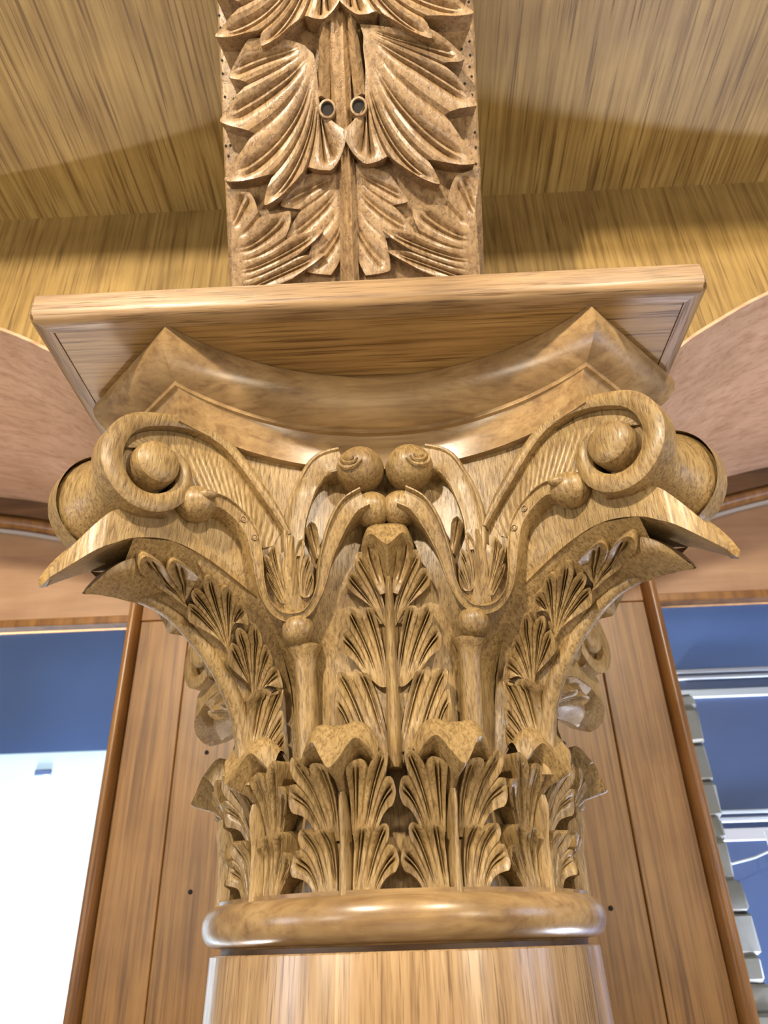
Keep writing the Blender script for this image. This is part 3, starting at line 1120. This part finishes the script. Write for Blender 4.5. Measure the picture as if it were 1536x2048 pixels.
# --- moulded concave top of the capital
LEV = [(2.165, .915, 1.0, 1.42), (2.20, .918, 1.0, 1.425), (2.27, .925, 1.005, 1.43), (2.32, .938, 1.01, 1.437), (2.352, .962, 1.02, 1.447), (2.356, .990, 1.03, 1.465), (2.378, .995, 1.032, 1.47),
       (2.383, 1.012, 1.035, 1.48), (2.41, 1.060, 1.045, 1.53), (2.45, 1.115, 1.058, 1.58), (2.50, 1.158, 1.068, 1.615), (2.55, 1.175, 1.073, 1.63), (2.595, 1.168, 1.070, 1.622), (2.626, 1.150, 1.066, 1.608)]
m_ = MB()
rows = []
for z, m0, xa, ya in LEV:
    row = []
    sag = ya - m0
    rho = (xa * xa + sag * sag) / (2 * sag)
    th = math.asin(xa / rho)
    for q in range(4):
        ca, sa = math.cos(q * PI / 2), math.sin(q * PI / 2)
        pts = [(rho * math.sin(th * k / 14), -(m0 + rho) + rho * math.cos(th * k / 14)) for k in range(-14, 15)]
        nx, ny = (ya, -xa)
        pts += [(xa + (nx - xa) * k / 4, -ya + (ny + ya) * k / 4) for k in (1, 2, 3)]
        row += [(x * ca - y * sa, x * sa + y * ca, z) for x, y in pts]
    rows.append(row)
m_.grid(rows, closed_u=True)
m_.poly(rows[0][::-1])
put('concave_moulding', m_, TURNED, cap, angle=32)

# ------------------------------------------------------------------ square board on the capital
BX, BY, BW, BZ, BH = -.055, 0.0, 1.695, 2.627, .172
t = thing('abacus_board', 'square golden oak board with mitred edging resting on top of the carved capital', 'board', (BX * S, BY * S, BZ * S))
m_ = MB()
wi = BW - .105
m_.box(-wi, wi, -wi, wi, .003, BH, .003)
put('panel', m_, BOARDX, t)
for q in range(4):
    ca, sa = math.cos(q * PI / 2), math.sin(q * PI / 2)
    W1 = BW
    sec = [(wi + .002, 0), (W1 - .055, 0), (W1 - .030, .006), (W1 - .012, .020), (W1 - .003, .040), (W1, .065), (W1, BH - .012), (W1 - .008, BH - .003), (W1 - .02, BH), (wi + .002, BH)]
    m_ = MB()
    rows = []
    for sgn in (-1, 1):
        rows.append([(sgn * (d - (.022 if d > W1 - .02 else 0)), -d, z) for d, z in sec])
    n = 10
    R2 = [[tuple(a + (b - a) * k / n for a, b in zip(p, r)) for p, r in zip(rows[0], rows[1])] for k in range(n + 1)]
    m_.grid(R2, closed_u=True)
    m_.poly(R2[0])
    m_.poly(R2[-1][::-1])
    put('edging_strip', m_, EDGEX, t, q * PI / 2, angle=30)

# ------------------------------------------------------------------ carved bracket leaning from the board to the ceiling
LEAN = math.radians(31)
RY = -.45
RU = Vector((0, -math.sin(LEAN), math.cos(LEAN)))
RN = Vector((0, -math.cos(LEAN), -math.sin(LEAN)))


def plate(a, b):
    p = Vector((a, 0, 0)) + RU * b
    return tuple(p)


t = thing('carved_bracket', 'leaning carved oak bracket with overlapping pointed leaves standing on the square board', 'bracket', (0, RY * S, 2.80 * S))
m_ = MB()
rows = []
for b in [-.0 + 3.40 * k / 12 for k in range(13)]:
    f0, bk = .0, -.30
    xl, xr = -.972, .690
    rows.append([tuple(Vector(plate(x, b)) + RN * h) for x, h in ((xl, -.01), (xl + .012, 0), (xr - .012, 0), (xr, -.01), (xr, bk), (xl, bk))])
m_.grid(rows, closed_u=True)
m_.poly(rows[0])
m_.poly(rows[-1][::-1])
put('back_board', m_, OAKBR, t, angle=30)
RL = [[(-.386, 2.416), (-.679, 2.419), (-.897, 2.259)], [(-.35, 2.376), (-.627, 2.15), (-.965, 1.978)], [(-.34, 2.312), (-.49, 1.788), (-.955, 1.599)], [(-.331, 2.223), (-.393, 1.682), (-.697, 1.428)], [(-.325, 2.083), (-.321, 1.88), (-.264, 1.631)]]
RR = [[(-.039, 2.523), (.299, 2.429), (.609, 2.292)], [(-.028, 2.472), (.332, 2.301), (.675, 1.992)], [(-.032, 2.396), (.272, 1.799), (.651, 1.628)], [(-.024, 2.27), (.054, 1.722), (.414, 1.504)], [(-.031, 2.118), (-.028, 1.891), (-.051, 1.658)]]
TL = [[(-.356, 3.109), (-.697, 2.888), (-.965, 2.778)], [(-.346, 3.045), (-.545, 2.576), (-.965, 2.489)], [(-.308, 3.043), (-.404, 2.606), (-.667, 2.412)], [(-.26, 2.978), (-.271, 2.738), (-.266, 2.561)]]
TR = [[(-.027, 3.091), (.321, 2.945), (.675, 2.76)], [(-.055, 3.029), (.232, 2.635), (.675, 2.546)], [(-.08, 3.03), (.054, 2.619), (.399, 2.401)], [(-.121, 2.97), (-.08, 2.753), (-.062, 2.577)]]
CL = [[(-.22, 1.64), (-.40, 1.57), (-.61, 1.45)], [(-.21, 1.56), (-.36, 1.38), (-.58, 1.235)], [(-.20, 1.36), (-.27, 1.16), (-.46, 1.02)]]
CRR = [[(-.13, 1.66), (.02, 1.57), (.215, 1.44)], [(-.14, 1.57), (.0, 1.38), (.25, 1.23)], [(-.15, 1.36), (-.09, 1.16), (.08, 1.0)]]
BL = [[(-.945, .88), (-.72, .98), (-.33, 1.12)], [(-.94, 1.02), (-.70, 1.07), (-.335, 1.275)], [(-.935, 1.16), (-.74, 1.20), (-.545, 1.405)], [(-.93, 1.30), (-.88, 1.44), (-.80, 1.535)]]
BR_ = [[(.655, .88), (.44, .98), (.06, 1.12)], [(.65, 1.02), (.40, 1.07), (.035, 1.26)], [(.645, 1.16), (.45, 1.20), (.24, 1.40)], [(.64, 1.30), (.60, 1.46), (.53, 1.58)]]


for nm, G, hh in (('carved_leaf', CL, .055), ('carved_leaf', CRR, .055), ('carved_leaf', BL, .085), ('carved_leaf', BR_, .085),
                  ('carved_leaf', RL, .14), ('carved_leaf', RR, .14), ('carved_leaf', TL, .19), ('carved_leaf', TR, .19)):
    g = MB()
    fan(g, plate, G, notch=.30, power=1.15, h0=hh * .75, h1=hh, lift=.02, groove=.34, rim=.24, crease=.42, nr=26, skirt=-.01, ext=(.55, .55))
    put(nm, g, OAKBR, t, angle=30)
STEM = [(-.173, 3.3), (-.182, 3.0), (-.192, 2.658), (-.195, 2.279), (-.186, 1.899), (-.171, 1.518), (-.181, 1.139), (-.184, .6)]
g = MB()
sweep(g, plate, STEM, table([.10, .09, .078, .075, .06, .05, .055, .07]), lambda u, q: .105 * (1 - .45 * abs(u)) + (.022 if .3 < abs(u) < .6 else 0), 40, us=(-1, -1, -.8, -.5, -.25, 0, .25, .5, .8, 1, 1), skirt=-.01)
put('centre_stem', g, OAKBR, t, angle=30)
for P_ in ([(-.277, 2.62), (-.275, 2.346), (-.310, 2.10)], [(-.099, 2.61), (-.085, 2.336), (-.055, 2.10)]):
    g = MB()
    sweep(g, plate, P_, lambda q: .028 + .02 * q, lambda u, q: .13 * (1 - .4 * abs(u)), 12, bez=True, skirt=-.01)
    put('side_rib', g, OAKBR, t)
for c in ((-.276, 2.022), (-.077, 2.028)):
    g = MB()
    rr = [[tuple(Vector(plate(c[0] + r * math.cos(2 * PI * k / 18), c[1] + r * 1.15 * math.sin(2 * PI * k / 18))) + RN * h) for k in range(18)] for h, r in ((.06, .060), (.118, .054), (.120, .042), (.10, .040))]
    g.grid(rr, closed_u=True)
    hb = put('eyelet', g, OAKBR, t, angle=40)
    g = MB()
    g.poly([tuple(Vector(plate(c[0] + .042 * math.cos(2 * PI * k / 18), c[1] + .048 * math.sin(2 * PI * k / 18))) + RN * .104) for k in range(18)])
    put('hole', g, HOLE, hb)  # flat black disc, shade of the recess put in as colour
DOTS = [(-.962, 2.726), (-.955, 2.644), (-.955, 2.434), (-.857, 2.431), (-.955, 2.348), (-.894, 2.37), (-.947, 2.197), (-.89, 2.179), (-.949, 2.095), (-.955, 1.878), (-.926, 1.88), (-.941, 1.812), (-.936, 1.519), (-.941, 1.471), (.66, 2.724), (.656, 2.642), (.655, 2.47), (.602, 2.423), (.554, 2.425), (.656, 2.381), (.648, 2.306), (.658, 2.243), (.612, 2.2), (.656, 2.124), (.665, 1.882), (.666, 1.785), (.662, 1.678), (.626, 1.551), (.652, 1.458), (.466, 2.439), (.571, 2.336)]
for i, c in enumerate(DOTS):
    g = MB()
    g.poly([tuple(Vector(plate(c[0] + .010 * math.cos(PI / 2 * k), c[1] + .012 * math.sin(PI / 2 * k))) + RN * .002) for k in range(4)])
    put('punch_mark', g, HOLE, t)  # flat black diamond painting in the shade of a punched pit
